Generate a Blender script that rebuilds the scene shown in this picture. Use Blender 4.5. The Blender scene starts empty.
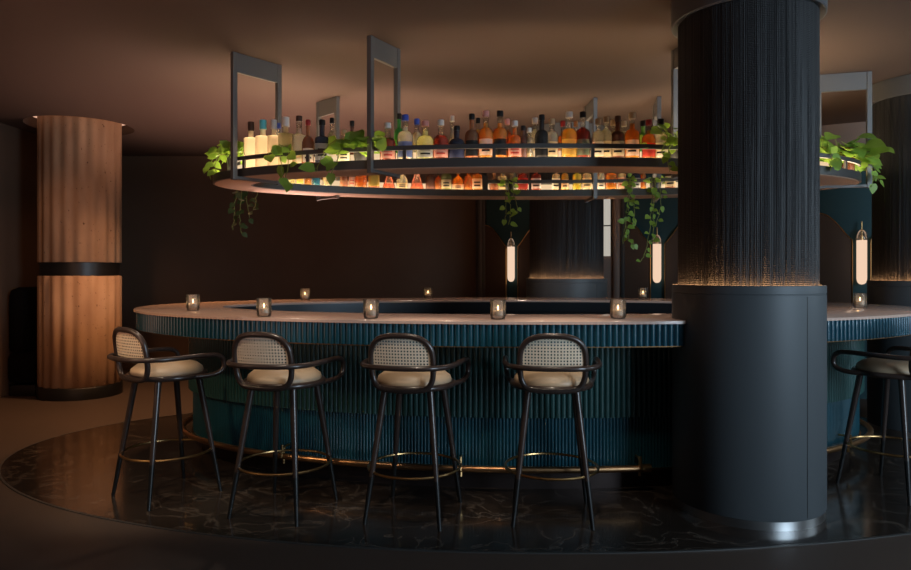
import bpy, bmesh, math, random
from mathutils import Vector, Matrix
from math import pi, sin, cos, radians, hypot
random.seed(7)
S = bpy.context.scene
COL = S.collection

# ------------------------------------------------------------------ camera, world, light, exposure
F = 690.0; CX = 455.5; HY = 271.5; EYE = 1.33
cam_d = bpy.data.cameras.new('camera'); cam = bpy.data.objects.new('camera', cam_d); COL.objects.link(cam)
cam.location = (0, 0, EYE); cam.rotation_euler = (pi / 2, 0, 0)
cam_d.sensor_width = 36; cam_d.lens = F / 911 * 36; cam_d.shift_y = (HY - 285) / 911; cam_d.clip_start = .05
S.camera = cam
W = bpy.data.worlds.new('world'); S.world = W; W.use_nodes = True
W.node_tree.nodes['Background'].inputs[0].default_value = (.55, .6, .75, 1)
W.node_tree.nodes['Background'].inputs[1].default_value = .012
vs = S.view_settings
vs.view_transform = 'Standard'; vs.look = 'None'; vs.gamma = 1; vs.use_curve_mapping = False; vs.exposure = 0.0
S.cycles.transparent_max_bounces = 24; S.cycles.max_bounces = 8


def aim(o, p):
    o.rotation_euler = (Vector(p) - o.location).to_track_quat('-Z', 'Y').to_euler()


def light(name, kind, loc, to, power, col, **kw):
    d = bpy.data.lights.new(name, kind); d.energy = power; d.color = col
    for k, v in kw.items(): setattr(d, k, v)
    o = bpy.data.objects.new(name, d); COL.objects.link(o); o.location = loc
    if to: aim(o, to)
    return o


# daylight from the tall window behind and to the right of the camera
light('window_daylight', 'AREA', (4.9, -.7, 1.9), (1.4, 4.3, .9), 250, (.63, .82, 1), shape='RECTANGLE', size=2.2, size_y=2.6)
light('side_cool_fill', 'AREA', (5.35, 3.4, 1.9), (1.2, 7.3, 1.3), 45, (.66, .84, .98), shape='RECTANGLE', size=1.2, size_y=1.8)  # unseen cool fill, added to lift the rear column and shelf end
# warm ceiling spots of the lounge on the left, and two added upward fills
light('column_spot', 'SPOT', (-3.0, 4.7, 2.84), (-4.05, 7.2, 1.2), 62, (1, .47, .22), spot_size=radians(46), spot_blend=.7, shadow_soft_size=.12)
light('lounge_spot', 'SPOT', (-2.6, 6.6, 2.84), (-2.9, 6.6, 0), 260, (1, .52, .24), spot_size=radians(110), spot_blend=1, shadow_soft_size=.1)
light('lobby_fill', 'AREA', (-2.9, 2.2, 1.2), (-2.9, 2.9, 2.9), 24, (1, .52, .36), shape='DISK', size=2.4)  # unseen upward area lamp, added to brighten the ceiling
light('lounge_ceiling_fill', 'SPOT', (-1.65, 7.0, 1.2), (-1.7, 7.0, 2.9), 175, (1, .60, .47), spot_size=radians(127), spot_blend=.4, shadow_soft_size=.3)  # unseen spot pointing up, added to light the lounge ceiling
light('lounge_spot', 'SPOT', (-3.4, 2.7, 2.86), (-1.75, 4.5, .55), 150, (1, .68, .40), spot_size=radians(48), spot_blend=.9, shadow_soft_size=.1)
# recessed ceiling spots over the row of stools, with an added fill on the seats
for x_ in (-1.75, -.95, -.2, .55):
    light('stool_spot', 'SPOT', (x_ - .1, 2.4, 2.87), (x_, 3.66, .88), 62, (1, .82, .64), spot_size=radians(30), spot_blend=.8, shadow_soft_size=.06)
    light('seat_fill', 'SPOT', (x_, 3.42, 2.87), (x_, 3.80, .77), 58, (1, .82, .62), spot_size=radians(22), spot_blend=.9, shadow_soft_size=.06)  # second unseen set, added to clear shade from the cushions


# small downlights under the hanging shelf, over the bar top
for x_, y_ in ((-1.9, 5.35), (-1.35, 4.9), (-.75, 4.72), (-.1, 4.6), (.6, 4.57), (1.2, 4.6), (2.6, 5.0), (-1.3, 6.2), (-.3, 6.5), (.7, 6.55), (1.9, 6.45)):
    light('shelf_downlight', 'SPOT', (x_, y_, 2.0), (x_ * 1.02, y_ - .25 if y_ < 5.5 else y_ + .35, 1.06), 9.5, (1, .78, .62), spot_size=radians(95), spot_blend=.8, shadow_soft_size=.03)


# ------------------------------------------------------------------ materials
def nt(name):
    m = bpy.data.materials.new(name); m.use_nodes = True
    return m, m.node_tree.nodes, m.node_tree.links, m.node_tree.nodes['Principled BSDF']


def mat(name, col, rough=.5, metal=0.0, spec=.5, bump=0, bscale=40, var=0, vscale=6, stretch=None, coat=0, emit=None, estr=0):
    m, N, L, b = nt(name)
    b.inputs['Base Color'].default_value = (*col, 1); b.inputs['Roughness'].default_value = rough
    b.inputs['Metallic'].default_value = metal; b.inputs['Specular IOR Level'].default_value = spec
    b.inputs['Coat Weight'].default_value = coat
    if emit:
        b.inputs['Emission Color'].default_value = (*emit, 1); b.inputs['Emission Strength'].default_value = estr
    if bump or var:
        tc = N.new('ShaderNodeTexCoord'); mp = N.new('ShaderNodeMapping'); L.new(tc.outputs['Object'], mp.inputs[0])
        if stretch: mp.inputs['Scale'].default_value = stretch
    if bump:
        n = N.new('ShaderNodeTexNoise'); n.inputs['Scale'].default_value = bscale; n.inputs['Detail'].default_value = 4
        L.new(mp.outputs[0], n.inputs['Vector'])
        bp = N.new('ShaderNodeBump'); bp.inputs['Strength'].default_value = bump; bp.inputs['Distance'].default_value = .01
        L.new(n.outputs['Fac'], bp.inputs['Height']); L.new(bp.outputs[0], b.inputs['Normal'])
    if var:
        n = N.new('ShaderNodeTexNoise'); n.inputs['Scale'].default_value = vscale; n.inputs['Detail'].default_value = 5
        L.new(mp.outputs[0], n.inputs['Vector'])
        mx = N.new('ShaderNodeMix'); mx.data_type = 'RGBA'
        mx.inputs[6].default_value = (*[c * (1 - var) for c in col], 1); mx.inputs[7].default_value = (*[min(1, c * (1 + var)) for c in col], 1)
        L.new(n.outputs['Fac'], mx.inputs[0]); L.new(mx.outputs[2], b.inputs['Base Color'])
    return m


def mat_emit(name, col, s):
    m, N, L, b = nt(name); N.remove(b)
    e = N.new('ShaderNodeEmission'); e.inputs[0].default_value = (*col, 1); e.inputs[1].default_value = s
    L.new(e.outputs[0], N['Material Output'].inputs[0]); return m


def mat_glass(name, tint=(.95, .96, .95), haze=.1, hcol=None):
    """clear container glass: see-through, tinted, with reflections and a slight glow where it is lit through"""
    m, N, L, b = nt(name); N.remove(b)
    t = N.new('ShaderNodeBsdfTransparent'); t.inputs[0].default_value = (*tint, 1)
    g = N.new('ShaderNodeBsdfGlossy'); g.inputs['Roughness'].default_value = .06
    tr = N.new('ShaderNodeBsdfTranslucent'); tr.inputs[0].default_value = (*(hcol or tint), 1)
    m1 = N.new('ShaderNodeMixShader'); m1.inputs[0].default_value = haze
    L.new(t.outputs[0], m1.inputs[1]); L.new(tr.outputs[0], m1.inputs[2])
    fr = N.new('ShaderNodeFresnel'); fr.inputs[0].default_value = 1.45
    m2 = N.new('ShaderNodeMixShader'); L.new(fr.outputs[0], m2.inputs[0]); L.new(m1.outputs[0], m2.inputs[1]); L.new(g.outputs[0], m2.inputs[2])
    L.new(m2.outputs[0], N['Material Output'].inputs[0]); return m


def mat_marble(name, base, vein, rough, scale=1.6, amount=.5, spec=.5):
    m, N, L, b = nt(name)
    b.inputs['Roughness'].default_value = rough; b.inputs['Specular IOR Level'].default_value = spec
    tc = N.new('ShaderNodeTexCoord')
    n1 = N.new('ShaderNodeTexNoise'); n1.inputs['Scale'].default_value = scale; n1.inputs['Detail'].default_value = 8; n1.inputs['Distortion'].default_value = 1.6
    L.new(tc.outputs['Object'], n1.inputs['Vector'])
    s = N.new('ShaderNodeMath'); s.operation = 'SUBTRACT'; s.inputs[1].default_value = .5; L.new(n1.outputs['Fac'], s.inputs[0])
    a = N.new('ShaderNodeMath'); a.operation = 'ABSOLUTE'; L.new(s.outputs[0], a.inputs[0])
    r = N.new('ShaderNodeValToRGB'); r.color_ramp.elements[0].position = 0; r.color_ramp.elements[0].color = (1, 1, 1, 1)
    r.color_ramp.elements[1].position = .022; r.color_ramp.elements[1].color = (0, 0, 0, 1); L.new(a.outputs[0], r.inputs[0])
    n2 = N.new('ShaderNodeTexNoise'); n2.inputs['Scale'].default_value = scale * .8; L.new(tc.outputs['Object'], n2.inputs['Vector'])
    k = N.new('ShaderNodeMath'); k.operation = 'MULTIPLY'; L.new(r.outputs[0], k.inputs[0]); L.new(n2.outputs['Fac'], k.inputs[1])
    k2 = N.new('ShaderNodeMath'); k2.operation = 'MULTIPLY'; k2.inputs[1].default_value = amount; L.new(k.outputs[0], k2.inputs[0])
    mx = N.new('ShaderNodeMix'); mx.data_type = 'RGBA'; mx.inputs[6].default_value = (*base, 1); mx.inputs[7].default_value = (*vein, 1)
    L.new(k2.outputs[0], mx.inputs[0]); L.new(mx.outputs[2], b.inputs['Base Color']); return m


def mat_cane():
    """woven cane: a pale basket weave with small square holes"""
    m, N, L, b = nt('cane')
    b.inputs['Base Color'].default_value = (.86, .72, .55, 1); b.inputs['Roughness'].default_value = .6
    tc = N.new('ShaderNodeTexCoord'); sp = N.new('ShaderNodeSeparateXYZ'); L.new(tc.outputs['Object'], sp.inputs[0])

    def hole(out):
        d = N.new('ShaderNodeMath'); d.operation = 'MULTIPLY'; d.inputs[1].default_value = 1 / .0165; L.new(out, d.inputs[0])
        f = N.new('ShaderNodeMath'); f.operation = 'FRACT'; L.new(d.outputs[0], f.inputs[0])
        s = N.new('ShaderNodeMath'); s.operation = 'SUBTRACT'; s.inputs[1].default_value = .5; L.new(f.outputs[0], s.inputs[0])
        a = N.new('ShaderNodeMath'); a.operation = 'ABSOLUTE'; L.new(s.outputs[0], a.inputs[0])
        c = N.new('ShaderNodeMath'); c.operation = 'LESS_THAN'; c.inputs[1].default_value = .24; L.new(a.outputs[0], c.inputs[0])
        return c.outputs[0]
    mu = N.new('ShaderNodeMath'); mu.operation = 'MULTIPLY'; L.new(hole(sp.outputs[0]), mu.inputs[0]); L.new(hole(sp.outputs[2]), mu.inputs[1])
    iv = N.new('ShaderNodeMath'); iv.operation = 'SUBTRACT'; iv.inputs[0].default_value = 1; L.new(mu.outputs[0], iv.inputs[1])
    L.new(iv.outputs[0], b.inputs['Alpha']); return m


def mat_travertine():
    m, N, L, b = nt('travertine'); b.inputs['Roughness'].default_value = .75
    tc = N.new('ShaderNodeTexCoord'); mp = N.new('ShaderNodeMapping'); mp.inputs['Scale'].default_value = (1, 1, .35); L.new(tc.outputs['Object'], mp.inputs[0])
    n = N.new('ShaderNodeTexNoise'); n.inputs['Scale'].default_value = 5; n.inputs['Detail'].default_value = 6; L.new(mp.outputs[0], n.inputs['Vector'])
    r = N.new('ShaderNodeValToRGB'); e = r.color_ramp.elements
    e[0].position = .3; e[0].color = (.34, .19, .105, 1); e[1].position = .7; e[1].color = (.48, .30, .18, 1); L.new(n.outputs['Fac'], r.inputs[0])
    p = N.new('ShaderNodeTexNoise'); p.inputs['Scale'].default_value = 38; p.inputs['Detail'].default_value = 3
    mp2 = N.new('ShaderNodeMapping'); mp2.inputs['Scale'].default_value = (1, 1, .8); L.new(tc.outputs['Object'], mp2.inputs[0]); L.new(mp2.outputs[0], p.inputs['Vector'])
    q = N.new('ShaderNodeValToRGB'); q.color_ramp.elements[0].position = .27; q.color_ramp.elements[0].color = (0, 0, 0, 1)
    q.color_ramp.elements[1].position = .34; q.color_ramp.elements[1].color = (1, 1, 1, 1); L.new(p.outputs['Fac'], q.inputs[0])
    mx = N.new('ShaderNodeMix'); mx.data_type = 'RGBA'; mx.inputs[6].default_value = (.14, .07, .035, 1)
    L.new(q.outputs[0], mx.inputs[0]); L.new(r.outputs[0], mx.inputs[7]); L.new(mx.outputs[2], b.inputs['Base Color'])
    bp = N.new('ShaderNodeBump'); bp.inputs['Strength'].default_value = .6; bp.inputs['Distance'].default_value = .01
    L.new(q.outputs[0], bp.inputs['Height']); L.new(bp.outputs[0], b.inputs['Normal']); return m


M = {}
M['ceiling'] = mat('ceiling_plaster', (.092, .060, .047), .9, var=.06, vscale=.6)
M['wall'] = mat('brown_leather_wall', (.13, .082, .055), .8, var=.12, vscale=2, spec=.2)
M['wall_pale'] = mat('taupe_plaster', (.26, .19, .155), .9)
M['floor'] = mat('brown_stone_floor', (.075, .053, .042), .5, var=.1, vscale=1.5, spec=.35)
M['marble'] = mat_marble('dark_polished_marble', (.026, .019, .015), (.24, .19, .15), .15, 2.6, .5, .35)
M['stone_top'] = mat_marble('rose_stone_counter', (.60, .42, .34), (.72, .56, .47), .13, 2.2, .5)
M['teal'] = mat('teal_glazed_tile', (.006, .058, .088), .2, coat=.6)
M['teal_green'] = mat('green_teal_glazed_tile', (.020, .066, .062), .27, coat=.4)
M['teal_low'] = mat('deep_teal_glazed_tile', (.006, .052, .072), .3, coat=.3)
M['brass'] = mat('brass', (.62, .38, .16), .28, 1)
M['copper'] = mat('warm_brass_rail', (.55, .31, .15), .36, 1)
M['steel'] = mat('brushed_steel', (.62, .62, .62), .32, 1)
M['iron'] = mat('dark_metal', (.10, .098, .095), .42, .6)
M['cove'] = mat_emit('cove_light', (1, .55, .36), .8)
M['frame'] = mat('grey_metal', (.17, .165, .16), .4, .4)
M['black'] = mat('black_satin', (.008, .008, .008), .4)
M['blackmetal'] = mat('black_blue_metal', (.025, .03, .036), .3, .4)
M['drum'] = mat('charcoal_lacquer', (.075, .085, .092), .52, .1, var=.15, vscale=3, stretch=(1, 1, .2))
M['shaft'] = mat('charcoal_bead', (.018, .018, .019), .5, 0.0, .35, var=.6, vscale=14, stretch=(2, 2, .08))
N_, L_ = M['shaft'].node_tree.nodes, M['shaft'].node_tree.links
tc_ = N_.new('ShaderNodeTexCoord'); wv = N_.new('ShaderNodeTexWave'); wv.bands_direction = 'Z'; wv.inputs['Scale'].default_value = 34; wv.inputs['Distortion'].default_value = 0
L_.new(tc_.outputs['Object'], wv.inputs['Vector'])
ms = N_.new('ShaderNodeMapping'); ms.inputs['Scale'].default_value = (60, 60, .9); L_.new(tc_.outputs['Object'], ms.inputs[0])
ns = N_.new('ShaderNodeTexNoise'); ns.inputs['Scale'].default_value = 1; ns.inputs['Detail'].default_value = 2; L_.new(ms.outputs[0], ns.inputs['Vector'])
rs_ = N_.new('ShaderNodeMapRange'); rs_.inputs[1].default_value = .38; rs_.inputs[2].default_value = .66; L_.new(ns.outputs['Fac'], rs_.inputs[0])
mu_ = N_.new('ShaderNodeMath'); mu_.operation = 'MULTIPLY'; L_.new(wv.outputs['Fac'], mu_.inputs[0]); L_.new(rs_.outputs[0], mu_.inputs[1])
bp_ = N_.new('ShaderNodeBump'); bp_.inputs['Strength'].default_value = .5; bp_.inputs['Distance'].default_value = .008
L_.new(mu_.outputs[0], bp_.inputs['Height']); L_.new(bp_.outputs[0], N_['Principled BSDF'].inputs['Normal'])
M['collar'] = mat('grey_collar', (.12, .12, .125), .5, .3)
M['travertine'] = mat_travertine()
M['wood'] = mat('dark_walnut', (.042, .027, .022), .3, coat=.3, var=.3, vscale=20, stretch=(1, 1, .2))
M['leather'] = mat('tan_leather', (.50, .36, .23), .42, bump=.1, bscale=120)
M['cane'] = mat_cane()
M['panel_light'] = mat_emit('shelf_light', (1, .74, .46), 14)
M['riser_light'] = mat_emit('riser_light', (1, .72, .42), .85)
M['led'] = mat_emit('ledge_light', (1, .50, .21), 42)
M['sconce_tube'] = mat_emit('sconce_tube', (1, .70, .50), .9)
M['flame'] = mat_emit('flame', (1, .62, .28), 11)
M['day'] = mat_emit('bright_window_glow', (.93, .86, .74), .5)
M['glass'] = mat_glass('clear_glass', (.93, .93, .9), .2, (1, .95, .85))
M['tumbler'] = mat_glass('tumbler_glass', (.95, .93, .9), .24, (1, .95, .88))
M['frost'] = mat_glass('frosted_glass', (.8, .75, .68), .75, (1, .88, .72))
M['wax'] = mat('amber_wax', (.62, .5, .38), .5)
M['leaf'] = mat('pothos_leaf', (.22, .38, .06), .45, var=.55, vscale=9)
M['leaf_shade'] = mat('shaded_ivy_leaf', (.04, .075, .02), .5, var=.5, vscale=9)  # darker leaf copy: the tip vine's shade is put into its colour
M['stem'] = mat('vine_stem', (.20, .24, .06), .6)
M['pot'] = mat('black_pot', (.015, .015, .015), .45)
M['potw'] = mat('white_pot', (.7, .68, .62), .5)
M['under'] = mat('tan_leather_underside', (.56, .39, .29), .6)
M['teal_panel'] = mat('teal_velvet', (.012, .052, .062), .7)
M['brown_panel'] = mat('brown_velvet', (.075, .042, .026), .7)
M['plinth'] = mat('dark_steel_plinth', (.07, .05, .045), .4, .8)
M['brass_shade'] = mat('shaded_brass', (.22, .12, .05), .55, .8)  # brass with the shade under the bar skirt put into its colour
M['sofa'] = mat('black_upholstery', (.004, .0036, .0034), .9, spec=.1)
for k, l in (('leaf', .24),):
    b = M[k].node_tree.nodes['Principled BSDF']; b.inputs['Subsurface Weight'].default_value = 0
    N, L = M[k].node_tree.nodes, M[k].node_tree.links
    t = N.new('ShaderNodeBsdfTranslucent'); t.inputs[0].default_value = (.35, .55, .06, 1); x = N.new('ShaderNodeMixShader'); x.inputs[0].default_value = l
    L.new(b.outputs[0], x.inputs[1]); L.new(t.outputs[0], x.inputs[2]); L.new(x.outputs[0], N['Material Output'].inputs[0])


# ------------------------------------------------------------------ mesh helpers
def obj(name, bm, m, parent=None, smooth=True, angle=40):
    me = bpy.data.meshes.new(name)
    bmesh.ops.recalc_face_normals(bm, faces=bm.faces)
    if smooth:
        for f in bm.faces: f.smooth = True
        for e in bm.edges:
            if len(e.link_faces) == 2 and e.calc_face_angle(0) > radians(angle): e.smooth = False
    bm.to_mesh(me); bm.free()
    for q in (m if isinstance(m, (list, tuple)) else [m]): me.materials.append(M[q] if isinstance(q, str) else q)
    o = bpy.data.objects.new(name, me); COL.objects.link(o)
    if parent: o.parent = parent
    return o


def thing(name, label, cat, loc=(0, 0, 0), rz=0, group=None, kind=None):
    o = bpy.data.objects.new(name, None); COL.objects.link(o); o.location = loc; o.rotation_euler = (0, 0, rz); o.empty_display_size = .1
    return tag(o, label, cat, group, kind)


def tag(o, label, cat, group=None, kind=None):
    o['label'] = label; o['category'] = cat
    if group: o['group'] = group
    if kind: o['kind'] = kind
    return o


def struct(name, bm, m, smooth=False):
    o = obj(name, bm, m, None, smooth); o['kind'] = 'structure'; return o


def dup(root, loc=None, rz=None, label=None):
    r = root.copy(); COL.objects.link(r)
    if loc is not None: r.location = loc
    if rz is not None: r.rotation_euler = (0, 0, rz)
    if label: r['label'] = label
    for ch in list(root.children):
        c = ch.copy(); COL.objects.link(c); c.parent = r
        for g in list(ch.children):
            d = g.copy(); COL.objects.link(d); d.parent = c
    return r


def box(bm, c, s, rz=0, bev=0):
    r = bmesh.ops.create_cube(bm, size=1, matrix=Matrix.Translation(c) @ Matrix.Rotation(rz, 4, 'Z') @ Matrix.Diagonal((*s, 1)))
    if bev:
        es = list({e for v in r['verts'] for e in v.link_edges})
        bmesh.ops.bevel(bm, geom=es, offset=bev, segments=2, profile=.5, affect='EDGES')
    return bm


def lathe(bm, prof, n=32, c=(0, 0, 0), fn=None, closed=False):
    """prof: list of (r, z); fn(r, ang, z) -> r lets a profile depart from round"""
    rings = []
    for r, z in prof:
        if r < 1e-5: rings.append([bm.verts.new((c[0], c[1], c[2] + z))]); continue
        ring = []
        for i in range(n):
            a = 2 * pi * i / n; q = fn(r, a, z) if fn else r
            ring.append(bm.verts.new((c[0] + q * cos(a), c[1] + q * sin(a), c[2] + z)))
        rings.append(ring)
    pairs = list(zip(rings, rings[1:])) + ([(rings[-1], rings[0])] if closed else [])
    for A, B in pairs:
        if len(A) == 1 and len(B) == 1: continue
        for i in range(n):
            j = (i + 1) % n
            if len(A) == 1: bm.faces.new((A[0], B[j], B[i]))
            elif len(B) == 1: bm.faces.new((A[i], A[j], B[0]))
            else: bm.faces.new((A[i], A[j], B[j], B[i]))
    return bm


def tube(bm, pts, r, n=10, closed=False, caps=True):
    """round bar along a path; r may be a list"""
    P = [Vector(p) for p in pts]; k = len(P); R = r if isinstance(r, (list, tuple)) else [r] * k
    T = []
    for i in range(k):
        if closed: t = P[(i + 1) % k] - P[i - 1]
        else: t = P[min(i + 1, k - 1)] - P[max(i - 1, 0)]
        T.append(t.normalized())
    u = T[0].orthogonal().normalized(); rings = []
    for i in range(k):
        u = (u - T[i] * u.dot(T[i])).normalized(); v = T[i].cross(u)
        rings.append([bm.verts.new(P[i] + (u * cos(2 * pi * q / n) + v * sin(2 * pi * q / n)) * R[i]) for q in range(n)])
    for i in range(k if closed else k - 1):
        A, B = rings[i], rings[(i + 1) % k]; off = 0
        if closed and i == k - 1:
            off = min(range(n), key=lambda o: sum((A[q].co - B[(q + o) % n].co).length for q in range(n)))
        for q in range(n):
            bm.faces.new((A[q], A[(q + 1) % n], B[(q + 1 + off) % n], B[(q + off) % n]))
    if caps and not closed:
        bm.faces.new(rings[0][::-1]); bm.faces.new(rings[-1])
    return bm


def smooth_path(pts, sub=6, closed=False):
    """Catmull-Rom through the points"""
    P = [Vector(p) for p in pts]; k = len(P); out = []
    for i in range(k if closed else k - 1):
        g = lambda j: P[j % k] if closed else P[max(0, min(k - 1, j))]
        a, b, c, d = g(i - 1), g(i), g(i + 1), g(i + 2)
        for s in range(sub):
            t = s / sub
            out.append(.5 * ((2 * b) + (c - a) * t + (2 * a - 5 * b + 4 * c - d) * t * t + (3 * b - a - 3 * c + d) * t ** 3))
    if not closed: out.append(P[-1])
    return out


class Oval:
    """an ellipse in plan, resampled evenly, with offsets along its normal"""
    def __init__(s, c, a, b, n=6000):
        s.c, s.a, s.b = c, a, b
        s.n = n; s.s = [0.0]; px = None
        for i in range(n + 1):
            t = 2 * pi * i / n; p = (a * cos(t), b * sin(t))
            if px: s.s.append(s.s[-1] + hypot(p[0] - px[0], p[1] - px[1]))
            px = p
        s.len = s.s[-1]

    def at_t(s, t, d=0):
        nx, ny = cos(t) / s.a, sin(t) / s.b; l = hypot(nx, ny)
        return (s.c[0] + s.a * cos(t) + nx / l * d, s.c[1] + s.b * sin(t) + ny / l * d, nx / l, ny / l)

    def ts(s, k):
        out = []; j = 0
        for i in range(k):
            w = s.len * i / k
            while s.s[j + 1] < w: j += 1
            out.append(2 * pi * (j + (w - s.s[j]) / (s.s[j + 1] - s.s[j])) / s.n)
        return out

    def t_px(s, u, d=0, near=True):
        """parameter where the sight line through image column u meets the near (or far) side"""
        k = (u - CX) / F; best = None
        for i in range(2000):
            t = (pi + pi * i / 2000) if near else (pi * i / 2000)
            x, y, _, _ = s.at_t(t, d); e = abs(x / y - k)
            if best is None or e < best[0]: best = (e, t)
        return best[1]


def oval_ring(bm, ov, sec, n=240, t0=None, t1=None):
    """sweep a closed section [(offset, z)...] round the oval"""
    full = t0 is None
    ts = ov.ts(n) if full else [t0 + (t1 - t0) * i / (n - 1) for i in range(n)]
    R = []
    for t in ts:
        row = []
        for d, z in sec:
            x, y, _, _ = ov.at_t(t, d); row.append(bm.verts.new((x, y, z)))
        R.append(row)
    k = len(sec)
    for i in range(len(R) if full else len(R) - 1):
        A, B = R[i], R[(i + 1) % len(R)]
        for q in range(k): bm.faces.new((A[q], B[q], B[(q + 1) % k], A[(q + 1) % k]))
    if not full:
        bm.faces.new(R[0]); bm.faces.new(R[-1][::-1])
    return bm


def flutes(bm, ov, off, r, count, z0, z1, seg=7, back=.03):
    """half-round vertical flutes standing round the oval"""
    ts = ov.ts(count * seg); lo, hi, inn, inh = [], [], [], []
    for i, t in enumerate(ts):
        w = (i % seg) / seg; d = off + r * (math.sqrt(max(0, 1 - (2 * w - 1) ** 2)) if 1 else 0)
        x, y, _, _ = ov.at_t(t, d); lo.append(bm.verts.new((x, y, z0))); hi.append(bm.verts.new((x, y, z1)))
        x, y, _, _ = ov.at_t(t, off - back); inn.append(bm.verts.new((x, y, z0))); inh.append(bm.verts.new((x, y, z1)))
    k = len(ts)
    for i in range(k):
        j = (i + 1) % k
        bm.faces.new((lo[i], lo[j], hi[j], hi[i])); bm.faces.new((hi[i], hi[j], inh[j], inh[i])); bm.faces.new((lo[j], lo[i], inn[i], inn[j]))
    return bm


BM = bmesh.new
# ------------------------------------------------------------------ the setting
ROOM = dict(x0=-4.8, x1=5.6, y0=-3.2, y1=9.4, h=2.90)
H = ROOM['h']
BAR = Oval((.53, 5.46), 2.97, 1.72)
LCOL = (-4.06, 7.47)

bm = BM(); box(bm, (.4, 3.2, -.06), (10.6, 13.4, .12)); struct('floor', bm, 'floor')
bm = BM(); fl = Oval((.5, 5.25), 3.74, 1.99)
vs_ = [bm.verts.new((fl.at_t(t)[0], fl.at_t(t)[1], .004)) for t in fl.ts(160)]; bm.faces.new(vs_)
vs2 = [bm.verts.new((v.co.x, v.co.y, 0)) for v in vs_]
for i in range(160): bm.faces.new((vs2[i], vs2[(i + 1) % 160], vs_[(i + 1) % 160], vs_[i]))
struct('floor_inlay', bm, 'marble')
bm = BM(); oval_ring(bm, fl, [(0, 0), (.014, 0), (.014, .005), (0, .005)], 160); struct('floor_trim', bm, 'iron')

# ceiling with a round recess about the fluted column
bm = BM()
o4 = [bm.verts.new(p) for p in ((-4.9, -3.3, H), (5.7, -3.3, H), (5.7, 9.6, H), (-4.9, 9.6, H))]
es = [bm.edges.new((o4[i], o4[(i + 1) % 4])) for i in range(4)]
rc = [bm.verts.new((LCOL[0] + .53 * cos(2 * pi * i / 48), LCOL[1] + .53 * sin(2 * pi * i / 48), H)) for i in range(48)]
es += [bm.edges.new((rc[i], rc[(i + 1) % 48])) for i in range(48)]
bmesh.ops.triangle_fill(bm, edges=es, use_beauty=True)
r2 = [bm.verts.new((v.co.x, v.co.y, H + .12)) for v in rc]
for i in range(48): bm.faces.new((rc[i], rc[(i + 1) % 48], r2[(i + 1) % 48], r2[i]))
bm.faces.new(r2)
struct('ceiling', bm, 'ceiling')
bm = BM(); lathe(bm, [(.44, H + .10), (.50, H + .10), (.50, H + .115), (.44, H + .115)], 48, (*LCOL, 0), closed=True); struct('trim_1', bm, 'cove')
bm = BM(); box(bm, (-4.86, 3.1, 1.5), (.12, 12.8, 3.0)); struct('wall_left', bm, 'wall')
bm = BM(); box(bm, (-2.2, 9.46, 1.5), (5.4, .12, 3.0)); struct('wall_back', bm, 'wall')
# the slanting wall with the sconce alcoves: origin at its left end, local x along it
A0 = Vector((.3, 9.4, 0)); A1 = Vector((5.55, 6.54, 0)); AL = (A1 - A0).length; AR = math.atan2(A1.y - A0.y, A1.x - A0.x)
bm = BM()
# opening of the bright window between the alcoves: local x 1.70..1.98
OX0, OX1, OZ0, OZ1 = 1.70, 1.862, 1.52, 2.3
T = Matrix.Translation(A0) @ Matrix.Rotation(AR, 4, 'Z')
for c, s in (((OX0 / 2, .06, 1.5), (OX0, .12, 3)), (((OX1 + AL) / 2, .06, 1.5), (AL - OX1, .12, 3)),
             (((OX0 + OX1) / 2, .06, OZ0 / 2), (OX1 - OX0, .12, OZ0)), (((OX0 + OX1) / 2, .06, (OZ1 + 3) / 2), (OX1 - OX0, .12, 3 - OZ1))):
    box(bm, c, s)
bmesh.ops.transform(bm, matrix=T, verts=bm.verts)
struct('wall_alcove', bm, 'wall_pale')
bm = BM(); box(bm, ((OX0 + OX1) / 2, .10, (OZ0 + OZ1) / 2), (OX1 - OX0, .02, OZ1 - OZ0)); bmesh.ops.transform(bm, matrix=T, verts=bm.verts)
struct('window_1', bm, 'day')
bm = BM()
for x in (OX0 + .012, OX1 - .012): box(bm, (x, .05, (OZ0 + OZ1) / 2), (.024, .1, OZ1 - OZ0))
box(bm, ((OX0 + OX1) / 2, .05, 1.90), (OX1 - OX0, .06, .012))
bmesh.ops.transform(bm, matrix=T, verts=bm.verts); struct('window_frame', bm, 'iron')
bm = BM(); box(bm, (5.6, 1.9, 1.5), (.12, 9.4, 3.0)); struct('wall_right', bm, 'wall_pale')


# alcove panels, pilasters and sconces on the slanting wall
def local(x, y, z): return T @ Vector((x, y, z))


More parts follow.
